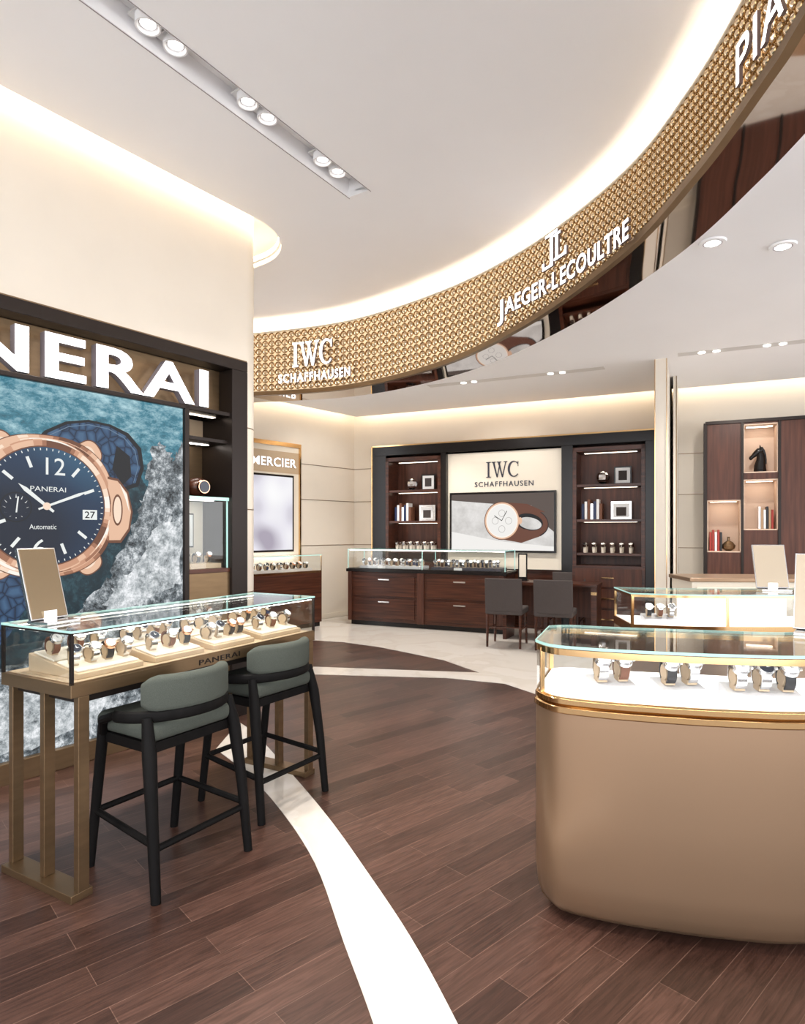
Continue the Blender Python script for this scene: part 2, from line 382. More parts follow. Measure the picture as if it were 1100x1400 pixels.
for (x,y,l) in ((1.34,7.75,2.2),(3.5,6.5,1.2)):
    e=E('ceiling_light_track',(x,y,0),-24.95); b=B('track_tray',e)
    b.box(-l/2,l/2,-.07,.07,LOW-.003,LOW+.0,grey)
    for k in range(2):
        xx=-l/2+l*(k+.5)/2; b.cyl((xx-.07,0,LOW-.003),(xx-.07,0,LOW-.009),.035,.035,lampm,16); b.cyl((xx+.07,0,LOW-.003),(xx+.07,0,LOW-.009),.035,.035,lampm,16)
    b.finish()

# ring bulkhead
rg=E('curved_sign_fascia')
b=B('fascia_panel',rg); idx=range(len(CP))
def ribbon(bb,fa,fb,m):
    vs=[fa(i) for i in idx]+[fb(i) for i in idx]; n=len(CP)
    bb.add(vs,[(i,i+1,n+i+1,n+i) for i in range(n-1)],m)
def at(d,zf): return lambda i:(*coff(i,d),zf(i))
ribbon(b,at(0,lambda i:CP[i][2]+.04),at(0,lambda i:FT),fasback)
ribbon(b,at(-.02,lambda i:CP[i][2]),at(-.02,lambda i:CP[i][2]+.045),bronze)
ribbon(b,at(-.02,lambda i:CP[i][2]+.045),at(.0,lambda i:CP[i][2]+.045),bronze)
ribbon(b,at(-.02,lambda i:FT-.012),at(-.02,lambda i:FT+.0),cream)
ribbon(b,at(-.02,lambda i:FT),at(.02,lambda i:FT),cream)
ribbon(b,at(-.02,lambda i:FT-.012),at(.0,lambda i:FT-.012),cream)
ribbon(b,at(.02,lambda i:FT),at(.02,lambda i:FT-.12),cream)
ribbon(b,at(.02,lambda i:FT-.12),at(.33,lambda i:FT-.12),ceil_m)
ribbon(b,at(.33,lambda i:CP[i][2]),at(.33,lambda i:CEIL),ceil_m)
b.finish(recalc=False)
b=B('mirror_soffit',rg)
ribbon(b,at(-.02,lambda i:CP[i][2]),at(.02,lambda i:CP[i][2]-.001),bronze)
ribbon(b,at(.02,lambda i:CP[i][2]-.001),at(.33,lambda i:CP[i][2]-.001),mirror)
b.finish(recalc=False,smooth=True)
b=B('cove_light',rg); ribbon(b,at(.10,lambda i:FT-.07),at(.14,lambda i:FT-.07),warm); b.finish(recalc=False)
b=B('fascia_discs',rg)
s=.6; n=12; cl=0
while s<CS[-1]-3.0:
    p,T=cpos(s); z0=p[2]+.05; z1=FT-.015; rows=8; pt=(z1-z0)/rows; r=pt*.485; cl+=1
    for k in range(rows):
        zc=z0+pt*(k+.5)
        def rr(rad,d): return [Vector((p[0]+T[0]*rad*math.cos(2*math.pi*i/n)+T[1]*d,p[1]+T[1]*rad*math.cos(2*math.pi*i/n)-T[0]*d,zc+rad*math.sin(2*math.pi*i/n))) for i in range(n)]
        b.loft([rr(r,.002),rr(r*.98,.012),rr(r*.90,.014),rr(r*.84,.005)],gold,cap=False)
        b.loft([rr(r*.84,.005),rr(r*.5,.015),rr(r*.05,.020)],champ,cap=False)
    s+=pt*1.0
b.finish(smooth=True,ang=50,recalc=False)
# signs on fascia
b=B('sign_letters_round',rg)
s0=cnear(-.93,6.9)-.29; put(b,iwc2d(.025),cmap(s0),.52,.27,0,3.22,.03,.055,sign_l,signside)
t=txt2d('SCHAFFHAUSEN',.022,1.2); s0=cnear(-.93,6.9)-.47; put(b,t,cmap(s0),.92,.10,0,3.055,.03,.05,sign_l,signside)
s0=cnear(.83,5.33)
put(b,txt2d('AEGER-L',.018,1.08),cmap(s0),.66,.13,.13,3.19,.03,.05,sign_l,signside)
put(b,txt2d('ECOULTRE',.018,1.08),cmap(s0),.78,.13,.82,3.19,.03,.05,sign_l,signside)
put(b,txt2d('J',.015),cmap(s0),.075,.21,.03,3.115,.03,.05,sign_l,signside)
vs=[];fs=[]
def q(*p): o=len(vs); vs.extend(p); fs.append(tuple(range(o,o+len(p))))
q((.31,.08),(.43,.08),(.43,.92),(.31,.92)); q((.12,.92),(.62,.92),(.62,1),(.12,1)); q((.53,.18),(.64,.18),(.64,.82),(.53,.82)); q((.48,.10),(.98,.10),(.98,.18),(.48,.18)); q((.47,.82),(.74,.82),(.74,.89),(.47,.89)); q((0,0),(.43,0),(.43,.08),(0,.08)); q((0,.08),(.08,.08),(.08,.22),(0,.22)); q((.90,.18),(.98,.18),(.98,.34),(.90,.34))
put(b,(vs,fs),cmap(s0),.30,.25,.60,3.37,.03,.05,sign_l,signside)
s0=cnear(1.44,2.66); put(b,txt2d('PIAGET',.006,1.1),cmap(s0),.95,.18,0,3.28,.03,.045,sign_l,signside)
b.finish(recalc=False)

# Left wall (with display unit)
b=B('wall_left',None,(-2.21,3.46,0),54.2)
arc=[(1.71+.18*math.cos(R(-90+90*i/10)),.18+.18*math.sin(R(-90+90*i/10))) for i in range(0,11)]
b.prism([(-5,0)]+arc+[(1.89,3),(-5,3)],2.70,4.12,wall_m)
b.prism(arc+[(1.89,3),(1.71,3)],0,2.70,wall_m)
b.box(-5,1.71,.36,.5,0,2.70,darkbronze); b.box(-5,-2.5,0,.36,0,2.70,wall_m)
b.finish(smooth=True,ang=30)
arc2=[(1.71+.182*math.cos(R(-90+90*i/10)),.18+.182*math.sin(R(-90+90*i/10))) for i in range(0,11)]
b=B('trim_1',None,(-2.21,3.46,0),54.2)
for z in (.93,1.57,2.2): b.prism(arc2+[(1.892,1),(1.85,1),(1.85,.18),(1.71,.1)],z,z+.006,bronze)
b.box(-5,1.715,-.012,0,2.70,2.712,bronze)
b.finish()
b=B('cove_light_strip',None,(-2.21,3.46,0),54.2)
rib=[(-5,-.10)]+slot(.58,-.10)+[(2.29,1.5)]
n=len(rib); b.add([(x,y,CEIL+.05) for x,y in rib]+[(x,y,CEIL+.09) for x,y in rib],[(i,i+1,n+i+1,n+i) for i in range(n-1)],warmp); b.finish(recalc=False)

u=E('backlit_display_panel',(-2.21,3.46,0),54.2)
b=B('frame',u)
b.box(-2.5,1.707,-.03,.35,2.62,2.70,darkbronze); b.box(1.56,1.707,-.03,.35,0,2.62,darkbronze)
b.box(1.167,1.203,-.01,.35,.12,2.29,darkbronze); b.box(-2.5,1.56,-.01,.12,2.262,2.292,darkbronze)
b.box(-2.5,1.203,-.02,.12,0,.12,bronze)
b.box(-2.5,1.56,.12,.14,2.292,2.62,bronze)
b.finish(.004)
b=B('niche',u)
b.box(1.203,1.56,.33,.35,0,2.262,bronze); b.box(1.203,1.56,.322,.33,1.13,1.63,cream); b.box(1.203,1.56,.322,.33,2.10,2.262,tan)  # niche lighting put into the colour: paler back linings where it looks lit
b.box(1.203,1.56,.0,.33,0,1.10,bronze); b.box(1.203,1.56,-.005,.33,1.10,1.13,walnut)
b.box(1.203,1.56,.01,.33,1.635,1.655,darkbronze); b.box(1.203,1.56,.006,.010,1.63,1.655,gedge)
b.box(1.203,1.56,.02,.33,2.06,2.085,darkbronze)
b.box(1.25,1.51,.18,.22,2.057,2.06,ledw); b.box(1.25,1.51,.12,.16,1.632,1.635,ledw); b.box(1.25,1.51,.1,.14,2.257,2.26,leds)
b.box(1.206,1.557,.025,.029,1.13,1.625,glass); b.box(1.206,1.216,.015,.025,1.13,1.63,gedge); b.box(1.547,1.557,.015,.025,1.13,1.63,gedge)
b.box(1.23,1.53,.06,.28,1.13,1.165,tan)
b.box(1.31,1.46,.30,.320,1.28,1.54,darkbronze); b.box(1.32,1.45,.295,.30,1.29,1.53,dialw); b.box(1.36,1.41,.29,.295,1.36,1.46,darklet)
b.ball((1.38,.15,1.73),(.10,.08,.072),walnut,20,10); b.cyl((1.38,.075,1.73),(1.38,.06,1.73),.055,.050,rose,20); b.cyl((1.38,.06,1.73),(1.38,.056,1.73),.042,.042,dialk,20)
b.finish(.002,smooth=True)
b=B('letters',u); t=txt2d('PANERAI',.022,1.10); put(b,t,flatmap,2.30,.265,1.37-2.30,2.302,-.06,.0,letter,letside); b.finish(recalc=False)
# poster
b=B('poster',u)
b.box(-2.5,1.167,.02,.06,.12,2.262,p_water)
def fp(pts,m,k,bb=None):  # flat polygon layer
    bb=bb or b; d=.02-.0006*k; n=len(pts)
    tris=geometry.tessellate_polygon([[Vector((x,y,0)) for x,y in pts]])
    bb.add([(x,d,z) for x,z in pts],[tuple(t) for t in tris],m)
def disc(cx,cz,rx,rz,m,k,n=48,a0=0): fp([(cx+rx*math.cos(2*math.pi*i/n+a0),cz+rz*math.sin(2*math.pi*i/n+a0)) for i in range(n)],m,k)
def suppt(a,cx,cz,r,e,rot):
    c,s_=math.cos(a),math.sin(a); x=r*abs(c)**e*(1 if c>0 else -1); z=r*abs(s_)**e*(1 if s_>0 else -1)
    return (cx+x*math.cos(rot)-z*math.sin(rot),cz+x*math.sin(rot)+z*math.cos(rot))
def sup(cx,cz,r,e,m,k,rot=0,n=64): fp([suppt(2*math.pi*i/n,cx,cz,r,e,rot) for i in range(n)],m,k)
def metal(a,ph=0): # tone of brushed metal by angle (printed picture)
    v=.5+.32*math.sin(3*a+ph)+.22*math.sin(7*a+1.3+ph); v=max(0,min(.999,v)); return ROSE[int(v*6)]
def mring(cx,cz,r0,r1,e0,e1,k,ph=0,rot=0,n=96):
    for i in range(n):
        a,c=2*math.pi*i/n,2*math.pi*(i+1)/n
        fp([suppt(a,cx,cz,r0,e0,rot),suppt(a,cx,cz,r1,e1,rot),suppt(c,cx,cz,r1,e1,rot),suppt(c,cx,cz,r0,e0,rot)],metal(a,ph),k)
def jag(pts,amp,k=6):
    o=[]
    for i in range(len(pts)-1):
        a,c=pts[i],pts[i+1]
        for j in range(k): t=j/k; o.append((a[0]+(c[0]-a[0])*t+random.uniform(-amp,amp),a[1]+(c[1]-a[1])*t+random.uniform(-amp,amp)))
    return o
dp=jag([(-2.49,1.72),(-1.2,1.55),(-.4,1.50),(.5,1.60),(.85,1.80),(.92,1.6),(1.0,.9),(1.166,.5)],.03)
fp(dp+[(1.166,.121),(-2.49,.121)],p_deep,1)
rk=jag([(1.16,2.02),(1.10,1.90),(1.03,2.0),(.94,1.98),(.90,1.80),(.86,1.62),(.80,1.45),(.70,1.28),(.62,1.12),(.5,1.0),(.40,.86),(.25,.75),(0,.62),(-.3,.55),(-.7,.62),(-1.2,.5),(-2.49,.6)],.022)
fp(rk+[(-2.49,.121),(1.166,.121),(1.166,2.02)],p_rock,2)
fp(jag([(1.16,1.45),(1.05,1.50),(.92,1.38),(.85,1.22),(.72,1.10),(.6,.95),(.62,.85),(.8,.9),(1.0,1.0),(1.16,1.05),(1.16,1.45)],.02),p_rock2,3)
fp(jag([(-.9,.45),(-.3,.42),(.1,.50),(.5,.62),(.7,.45),(.5,.2),(0,.15),(-.9,.2),(-.9,.45)],.02),p_rock2,3)
# strap
fp([(.16,1.90),(.24,1.99),(.36,2.06),(.50,2.09),(.64,2.08),(.76,2.04),(.85,1.95),(.87,1.82),(.83,1.70),(.72,1.66),(.55,1.85),(.35,1.93)],p_black,3)
ou=[(.18,1.90),(.26,1.98),(.37,2.045),(.50,2.075),(.63,2.065),(.74,2.02),(.82,1.94),(.845,1.83),(.81,1.72)]
fp(ou+[(.71,1.68),(.55,1.85),(.35,1.93)],p_strap,4)
for i in range(len(ou)-1):
    (x0,z0),(x1,z1)=ou[i],ou[i+1]; c0,c1=.50,1.75
    f=lambda x,z,k:(c0+(x-c0)*k,c1+(z-c1)*k)
    fp([f(x0,z0,.96),f(x1,z1,.96),f(x1,z1,.945),f(x0,z0,.945)],p_strapl,5)
fp([(.68,1.95),(.77,1.89),(.78,1.76),(.72,1.70),(.65,1.80)],p_black,5)
fp([(-.05,1.25),(.20,1.18),(.16,1.0),(.05,.82),(-.15,.62),(-.45,.5),(-.62,.55),(-.4,.8),(-.2,1.05)],p_strap,3)
cx,cz=.248,1.549
# lugs, case
for (dx,dz) in ((.25,.33),(-.25,.33),(-.25,-.33),(.25,-.33)): sup(cx+dx,cz+dz,.082,.8,p_rosed,4.5,.6); sup(cx+dx,cz+dz,.075,.8,ROSE[3],5,.6); sup(cx+dx*.96,cz+dz*.98,.05,.8,ROSE[4],5.5,.6)
sup(cx,cz,.418,.84,p_rosed,6,.0); mring(cx,cz,.392,.413,.88,.84,7,ph=1.0); sup(cx,cz,.398,.88,ROSE[3],8)
mring(cx,cz,.30,.394,.97,.88,9,ph=2.2)
# crown guard
g=[(cx+.37,cz+.20),(cx+.44,cz+.19),(cx+.51,cz+.11),(cx+.54,cz-.02),(cx+.52,cz-.14),(cx+.46,cz-.22),(cx+.38,cz-.22)]
fp(g,p_rosed,10); fp([(cx+.38+(x-cx-.38)*.92,cz+(z-cz)*.92) for x,z in g],ROSE[3],11)
fp([(cx+.45,cz+.16),(cx+.50,cz+.09),(cx+.515,cz-.02),(cx+.49,cz+.06)],ROSE[5],11.5)
disc(cx+.435,cz-.01,.035,.10,p_rosed,12); disc(cx+.435,cz-.01,.026,.085,ROSE[4],12.5)
mring(cx,cz,.348,.388,1,1,13,ph=.4); mring(cx,cz,.384,.392,1,1,13.5,ph=3.5); disc(cx,cz,.352,.352,p_rosed,14); disc(cx,cz,.345,.345,p_dial,15)
# markers
tl=R(-9)
for i in range(12):
    a=R(90-30*i)+tl; c,s_=math.cos(a),math.sin(a)
    if i in (0,3,6,9):continue
    r0,r1,w=.235,.30,.009
    fp([(cx+c*r0-s_*w,cz+s_*r0+c*w),(cx+c*r1-s_*w,cz+s_*r1+c*w),(cx+c*r1+s_*w,cz+s_*r1-c*w),(cx+c*r0+s_*w,cz+s_*r0-c*w)],p_white,17)
for i in range(60):
    a=R(6*i); c,s_=math.cos(a),math.sin(a); r0,r1,w=.325,.338,.0025
    fp([(cx+c*r0-s_*w,cz+s_*r0+c*w),(cx+c*r1-s_*w,cz+s_*r1+c*w),(cx+c*r1+s_*w,cz+s_*r1-c*w),(cx+c*r0+s_*w,cz+s_*r0-c*w)],p_white,17)
def pt(body,x,z,w,h,k=18,m=None,bold=.02):
    put(b,txt2d(body,bold),lambda a,c,d:(a,.02-.0006*k,c),w,h,x-w/2,z-h/2,0,0,m or p_white)
pt('12',cx+.05,cz+.235,.11,.10,bold=.0); pt('6',cx-.04,cz-.245,.075,.105,bold=0)
pt('PANERAI',cx+.01,cz+.10,.20,.028,bold=.0); pt('Automatic',cx-.02,cz-.12,.15,.028,bold=.0)
fp([(cx+.21,cz-.075),(cx+.30,cz-.075),(cx+.30,cz-.015),(cx+.21,cz-.015)],p_white,17); pt('27',cx+.255,cz-.045,.065,.042,18,p_black,.01)
def hand(a,l,w,k=20):
    a=R(a); c,s_=math.cos(a),math.sin(a)
    fp([(cx-c*.05-s_*w*.6,cz-s_*.05+c*w*.6),(cx+c*l*.75-s_*w,cz+s_*l*.75+c*w),(cx+c*l,cz+s_*l),(cx+c*l*.75+s_*w,cz+s_*l*.75-c*w),(cx-c*.05+s_*w*.6,cz-s_*.05-c*w*.6)],p_white,k)
hand(22,.27,.009); hand(141,.20,.012)
disc(cx-.165,cz-.01,.085,.085,p_black,16); disc(cx-.165,cz-.01,.078,.078,p_dial,17)
for i in range(12):
    a=R(30*i); fp([(cx-.165+.055*math.cos(a)-.003,cz-.01+.055*math.sin(a)-.003),(cx-.165+.055*math.cos(a)+.003,cz-.01+.055*math.sin(a)-.003),(cx-.165+.07*math.cos(a),cz-.01+.07*math.sin(a)+.004)],p_white,18)
fp([(cx-.168,cz-.04),(cx-.160,cz-.04),(cx-.15,cz+.05),(cx-.158,cz+.05)],p_white,19); disc(cx,cz,.022,.022,ROSE[4],21)
b.finish(recalc=False)

# Back wall
b=B('wall_back',None,(-.577,10.1,0),-24.95); b.box(-.47,9.3,.4,.5,0,4.12,wall_m); b.finish()
b=B('wall_back_left',None,(-.817,10.65,0),50); b.box(-3.3,.06,0,.1,0,4.12,wall_m); b.finish()
b=B('trim_2',None,(-.577,10.1,0),-24.95)
for z in (1.18,1.9,2.45): b.box(-.45,.10,.394,.4,z,z+.008,bronze); b.box(4.36,4.88,.394,.4,z,z+.008,bronze)
b.box(-.45,9.2,.385,.4,0,.08,cream); b.finish()
b=B('trim_3',None,(-.817,10.65,0),50)
for z in (1.18,1.9,2.45): b.box(-1.2,0,-.006,0,z,z+.008,bronze)
b.box(-3.2,0,-.015,0,0,.08,cream); b.finish()
b=B('cove_light_strip'); 
pp=[BW(8.9,.22),isect(BW(0,.22),(ca,sa),MW(0,-.18),(cm,sm)),MW(-3.2,-.18)]
b.add([(x,y,LOW+.06) for x,y in pp]+[(x,y,LOW+.10) for x,y in pp],[(0,1,4,3),(1,2,5,4)],warm2); b.finish(recalc=False)
# right partition fins
b=B('wall_partition',None,(-.577,10.1,0),-24.95)
b.box(4.38,4.50,-1.45,.4,0,LOW,wall_m); b.box(4.54,4.575,-.55,.4,0,LOW,wall_m)
b.box(4.376,4.384,-1.454,-1.446,0,LOW,brass); b.box(4.496,4.504,-1.454,-1.446,0,LOW,brass); b.box(4.57,4.58,-.556,-.55,0,LOW,bronze); b.finish()

# ------------------------------------------------------------ watches
def watch_mesh(name,strap,case,dial):
    b=B(name); n=18
    rings=[]
    for i in range(n+1):
        a=R(-60+ (300)*i/n - 0) # around x axis
        c,s_=math.cos(a),math.sin(a)
        w=.011 if abs(i-n/2)>3 else .013
        ro,ri=.030,.026
        rings.append([Vector((-w,-c*ri,s_*ri*1.05)),Vector((w,-c*ri,s_*ri*1.05)),Vector((w,-c*ro,s_*ro*1.05)),Vector((-w,-c*ro,s_*ro*1.05))])
    b.T=Matrix.Translation((0,0,.032)); b.loft(rings,strap)
    d=Vector((0,-math.cos(R(48)),math.sin(R(48)))); c=d*.030
    b.cyl(c-d*.002,c+d*.007,.021,.020,case,20); b.cyl(c+d*.007,c+d*.0095,.0185,.0165,case,20); b.cyl(c+d*.009,c+d*.0098,.0160,.0160,dial,20)
    b.cyl(c+Vector((.020,0,0))+d*.003,c+Vector((.026,0,0))+d*.003,.004,.004,case,8)
    t=Vector((0,d.z,-d.y)); hm=dialk if dial is dialw else dialw
    p=c+d*.0102; b.add([p+Vector((-.001,0,0)),p+Vector((.001,0,0)),p+t*.012,],[(0,1,2)],hm); b.add([p-t*.001,p+t*.001,p+Vector((.009,0,0))],[(0,1,2)],hm)
    b.T=None; b.cyl((-.012,0,.03),(.012,0,.03),.020,.020,tan,14)
    b.box(-.012,.012,-.014,.016,0,.012,tan)
    o=b.finish(smooth=True); me=o.data; bpy.data.objects.remove(o); return me
WM=[watch_mesh('watch_steel_brown',strapb,steel,dialw),watch_mesh('watch_steel',steel,steel,dialk),watch_mesh('watch_rose',strapk,rose,dialw),watch_mesh('watch_blue',strapbl,steel,dialk),watch_mesh('watch_white',strapk,steel,dialw),watch_mesh('watch_bracelet',steel,steel,dialw)]
def watch(parent,x,y,z,rot=0,sc=1.25,k=None):
    o=bpy.data.objects.new('watch',WM[k if k is not None else random.randrange(6)]); scn.collection.objects.link(o)
    o.parent=parent; o.location=(x,y,z); o.rotation_euler=(0,0,R(rot)); o.scale=(sc,)*3
    return o
for xx in (1.28,1.38,1.48): watch(u,xx,.16,1.165,0,1.2)

# ------------------------------------------------------------ left display table
u=E('glass_display_table',(-1.241,2.356,0),60.5)
Lg,Dp=1.487,.47
b=B('table_base',u)
b.box(0,Lg,0,Dp,.772,.822,bronze); b.box(.02,Lg-.02,.02,Dp-.02,.822,.826,tan)
for x0 in (0,Lg-.09):
    b.box(x0,x0+.09,0,Dp,0,.03,bronze)
    for y0 in (0,Dp/2-.015,Dp-.03): b.box(x0+.03,x0+.075,y0,y0+.03,.03,.772,bronze)
b.box(.05,Lg-.05,.03,Dp-.03,.74,.772,darkbronze)
b.finish(.002)
b=B('case_frame',u); fr=.006
for x in (0,Lg-fr*2):
    for y in (0,Dp-fr*2): b.box(x,x+2*fr,y,y+2*fr,.822,1.015,darkbronze)
b.box(0,Lg,0,.008,.822,.830,bronze)
b.box(0,Lg,0,.008,1.011,1.016,darkbronze); b.box(0,Lg,Dp-.008,Dp,1.011,1.016,darkbronze); b.box(0,.008,0,Dp,1.011,1.016,darkbronze); b.box(Lg-.008,Lg,0,Dp,1.011,1.016,darkbronze)
b.box(.02,Lg-.02,.010,.018,1.006,1.011,ledw); b.box(.02,Lg-.02,Dp-.018,Dp-.010,1.006,1.011,ledw)
b.finish()
b=B('case_glass',u)
b.box(.012,Lg-.012,.002,.006,.832,1.008,glass); b.box(.012,Lg-.012,Dp-.006,Dp-.002,.832,1.008,glass); b.box(.002,.006,.012,Dp-.012,.832,1.008,glass); b.box(Lg-.006,Lg-.002,.012,Dp-.012,.832,1.008,glass)
b.box(.005,Lg-.005,.005,Dp-.005,1.018,1.026,glass)
b.finish()
b=B('glass_edges',u)
b.box(0,Lg,-.001,.002,1.018,1.026,gedge); b.box(0,Lg,Dp-.002,Dp+.001,1.018,1.026,gedge); b.box(-.001,.002,.003,Dp-.003,1.018,1.026,gedge); b.box(Lg-.002,Lg+.001,.003,Dp-.003,1.018,1.026,gedge); b.finish()
b=B('engraved_letters',u); put(b,txt2d('PANERAI',.01,1.1),flatmap,.26,.024,.62,.785,0,.002,darkbronze); b.finish(recalc=False)
b=B('trays',u)
TRY=[(.06,.36),(.42,.70),(.76,1.04),(1.10,1.42)]
for x0,x1 in TRY:
    # low tray with a sloped, cushioned top
    b.add([(x0,.05,.826),(x1,.05,.826),(x1,.38,.826),(x0,.38,.826),(x0,.05,.848),(x1,.05,.848),(x1,.38,.900),(x0,.38,.900)],[(0,3,2,1),(4,5,6,7),(0,1,5,4),(1,2,6,5),(2,3,7,6),(3,0,4,7)],tan)
    for ya,yb in ((.065,.205),(.225,.365)):
        za=.848+(ya-.05)*.1576; zb=.848+(yb-.05)*.1576
        b.add([(x0+.012,ya,za),(x1-.012,ya,za),(x1-.012,yb,zb),(x0+.012,yb,zb),(x0+.012,ya,za+.008),(x1-.012,ya,za+.008),(x1-.012,yb,zb+.008),(x0+.012,yb,zb+.008)],[(0,3,2,1),(4,5,6,7),(0,1,5,4),(1,2,6,5),(2,3,7,6),(3,0,4,7)],cream)
b.finish(.003)
for ti,(x0,x1) in enumerate(TRY):
    for j,(y,z) in enumerate(((.135,.868),(.295,.893))):
        nn=3 if (ti+j)%2 else 4
        for i in range(nn):
            watch(u,x0+(x1-x0)*(i+.5)/nn,y,z,random.uniform(-18,18),1.2)
# vanity mirror
def vanity(x,y,z,rot,tilt,w=.16,h=.28,cheek=champ,name='vanity_mirror'):
    e=E(name,(x,y,z),rot); b=B('base_plate',e); b.box(-w*.45,w*.45,-.05,.07,0,.012,steel); b.finish(.003)
    b=B('mirror_panel',e); b.T=Matrix.Translation((0,.04,.014))@Matrix.Rotation(R(-tilt),4,'X')
    b.box(-w/2,w/2,-.008,.008,.0,h,steel); b.box(-w/2+.005,w/2-.005,-.010,-.008,.005,h-.005,cheek); b.T=None
    b.box(-.03,.03,.03,.06,.01,.05,steel)
    b.finish(.004); return e
champd=M('champagne_panel',(.30,.225,.14),.22,.8)
vanity(-1.42,2.58,1.027,68,16,.17,.30,champd)

# ------------------------------------------------------------ bar stools
def rrect(c,ux,uz,w,h,r,n=4):
    o=[]
    for (sx,sz,a0) in ((1,1,0),(-1,1,90),(-1,-1,180),(1,-1,270)):
        for i in range(n+1):
            a=R(a0+90*i/n); o.append(Vector(c)+Vector(ux)*(sx*(w/2-r)+r*math.cos(a))+Vector(uz)*(sz*(h/2-r)+r*math.sin(a)))
    return o
def stool(x,y,rot):
    e=E('bar_stool',(x,y,0),rot)
    b=B('frame',e)
    for sx in (-1,1):
        b.cyl((sx*.21,.215,0),(sx*.200,.135,.60),.018,.023,blackwood,12)
        b.tube([(sx*.235,-.250,0),(sx*.228,-.218,.3),(sx*.216,-.185,.54),(sx*.205,-.155,.675)],[.019,.023,.028,.020],blackwood,12)
        b.cyl((sx*.206,.175,.24),(sx*.230,-.228,.21),.014,.014,blackwood,8)
        b.tube([(sx*.200,.135,.57),(sx*.225,.10,.635),(sx*.235,.02,.665)],[.020,.019,.016],blackwood,10)
    b.cyl((-.207,.18,.24),(.207,.18,.24),.014,.014,blackwood,8); b.cyl((-.228,-.225,.19),(.228,-.225,.19),.014,.014,blackwood,8)
    pth=[]
    for i in range(21):
        a=R(-95+190*i/20); pth.append((.240*math.sin(a),-.02-.225*math.cos(a),.668+.015*math.cos(a)))
    b.tube(pth,.014,blackwood,8,rz=.024)
    b.box(-.20,.20,-.17,.17,.535,.575,blackwood)
    b.finish(smooth=True)
    b=B('seat_cushion',e); b.box(-.208,.208,-.185,.190,.575,.655,fabric); o=b.finish(.034,smooth=True,seg=5,ang=80)
    b=B('back_cushion',e); rings=[]
    for i in range(17):
        a=R(-62+124*i/16); h=.150
        rad=(.238,.22); pr=Vector((rad[0]*math.sin(a)*.93,-.02-rad[1]*math.cos(a)*.93,.752+.012*math.cos(a)))
        nx=Vector((math.sin(a),-math.cos(a),.12)).normalized(); sc=(.62,.88)[i] if i<2 else ((.88,.62)[i-15] if i>14 else 1)
        rings.append(rrect(pr,nx,(0,0,1),.062*sc,h*sc,.028*sc))
    b.loft(rings,fabric); b.finish(smooth=True,ang=60)
    return e
stool(-1.015,2.70,58); stool(-.755,3.34,57)

# ------------------------------------------------------------ right island counter
u=E('curved_display_counter')
F=smoothp([(.50,2.36),(.54,2.25),(.68,2.175),(.87,2.115),(1.1,2.065),(1.35,2.045),(1.8,2.11),(2.2,2.30),(2.5,2.65)],5)
K=smoothp([(2.28,2.95),(2.05,2.70),(1.80,2.56),(1.50,2.52),(1.23,2.58),(.9,2.66),(.72,2.72),(.63,2.70)],5)
loop=F+K
def inset(lp,d):
    n=len(lp); ar=sum(lp[i][0]*lp[(i+1)%n][1]-lp[(i+1)%n][0]*lp[i][1] for i in range(n)); sg=1 if ar>0 else -1; o=[]
    for i in range(n):
        a=lp[i-1]; c=lp[(i+1)%n]; tx,ty=c[0]-a[0],c[1]-a[1]; l=math.hypot(tx,ty) or 1
        o.append((lp[i][0]-sg*ty/l*d,lp[i][1]+sg*tx/l*d))
    return o
b=B('body',u)
prof=[(.07,.022),(.045,.03),(.022,.055),(.008,.10),(.0,.17),(0,.40),(0,.755)]
b.loft([[Vector((x,y,z)) for x,y in inset(loop,d)] for d,z in prof],lacq); b.finish(smooth=True,ang=50)
b=B('plinth',u); b.prism(inset(loop,.12),0,.03,black); b.finish()
b=B('brass_rails',u)
b.loft([[Vector((x,y,z)) for x,y in inset(loop,d)] for d,z in ((.0,.755),(-.006,.760),(-.006,.778),(.0,.782),(.006,.786),(-.002,.79),(-.002,.806),(.006,.812))],brass)
def frameloop(d0,d1,z0,z1,m,lp=loop):
    b.loft([[Vector((x,y,z)) for x,y in inset(lp,d)] for d,z in ((d0,z0),(d0,z1),(d1,z1),(d1,z0))],m,close=True)
frameloop(0,.012,.962,.984,brass)
for i in (2,len(F)-1,len(F),len(loop)-1):
    x,y=inset(loop,.008)[i]; b.box(x-.008,x+.008,y-.008,y+.008,.81,.975,brass)
b.finish(smooth=True,ang=40)
b=B('case_floor',u); b.prism(inset(loop,.012),.812,.816,silk); b.finish()
b=B('case_glass',u)
n=len(loop); l2=inset(loop,.004); b.add([(x,y,.812) for x,y in l2]+[(x,y,.962) for x,y in l2],[(i,(i+1)%n,n+(i+1)%n,n+i) for i in range(n)],glass)
b.prism(inset(loop,.003),.987,.997,glass); b.finish(smooth=True,recalc=False)
b=B('glass_edges',u); frameloop(-.002,.0,.987,.997,gedge); 
nf=len(F)-5; lf=inset(loop,.013)[3:3+nf]; lg=inset(loop,.022)[3:3+nf]
b.add([(x,y,.963) for x,y in lf]+[(x,y,.963) for x,y in lg],[(i,i+1,nf+i+1,nf+i) for i in range(nf-1)],ledw); b.finish()
def stand(par,x,y,z,rot,n,w=.07,sc=1.2,kk=(4,0,1)):
    e=E('watch_stand',(x,y,z),rot,par); b=B('stand_block',e); W=w*n
    b.add([(-W/2,-.06,0),(W/2,-.06,0),(W/2,.06,0),(-W/2,.06,0),(-W/2,-.055,.022),(W/2,-.055,.022),(W/2,.055,.045),(-W/2,.055,.045)],[(0,3,2,1),(4,5,6,7),(0,1,5,4),(1,2,6,5),(2,3,7,6),(3,0,4,7)],whitem)
    b.finish(.003)
    for i in range(n):
        watch(e,-W/2+w*(i+.5),-.01,.033,random.uniform(-8,8),sc,kk[i%len(kk)])
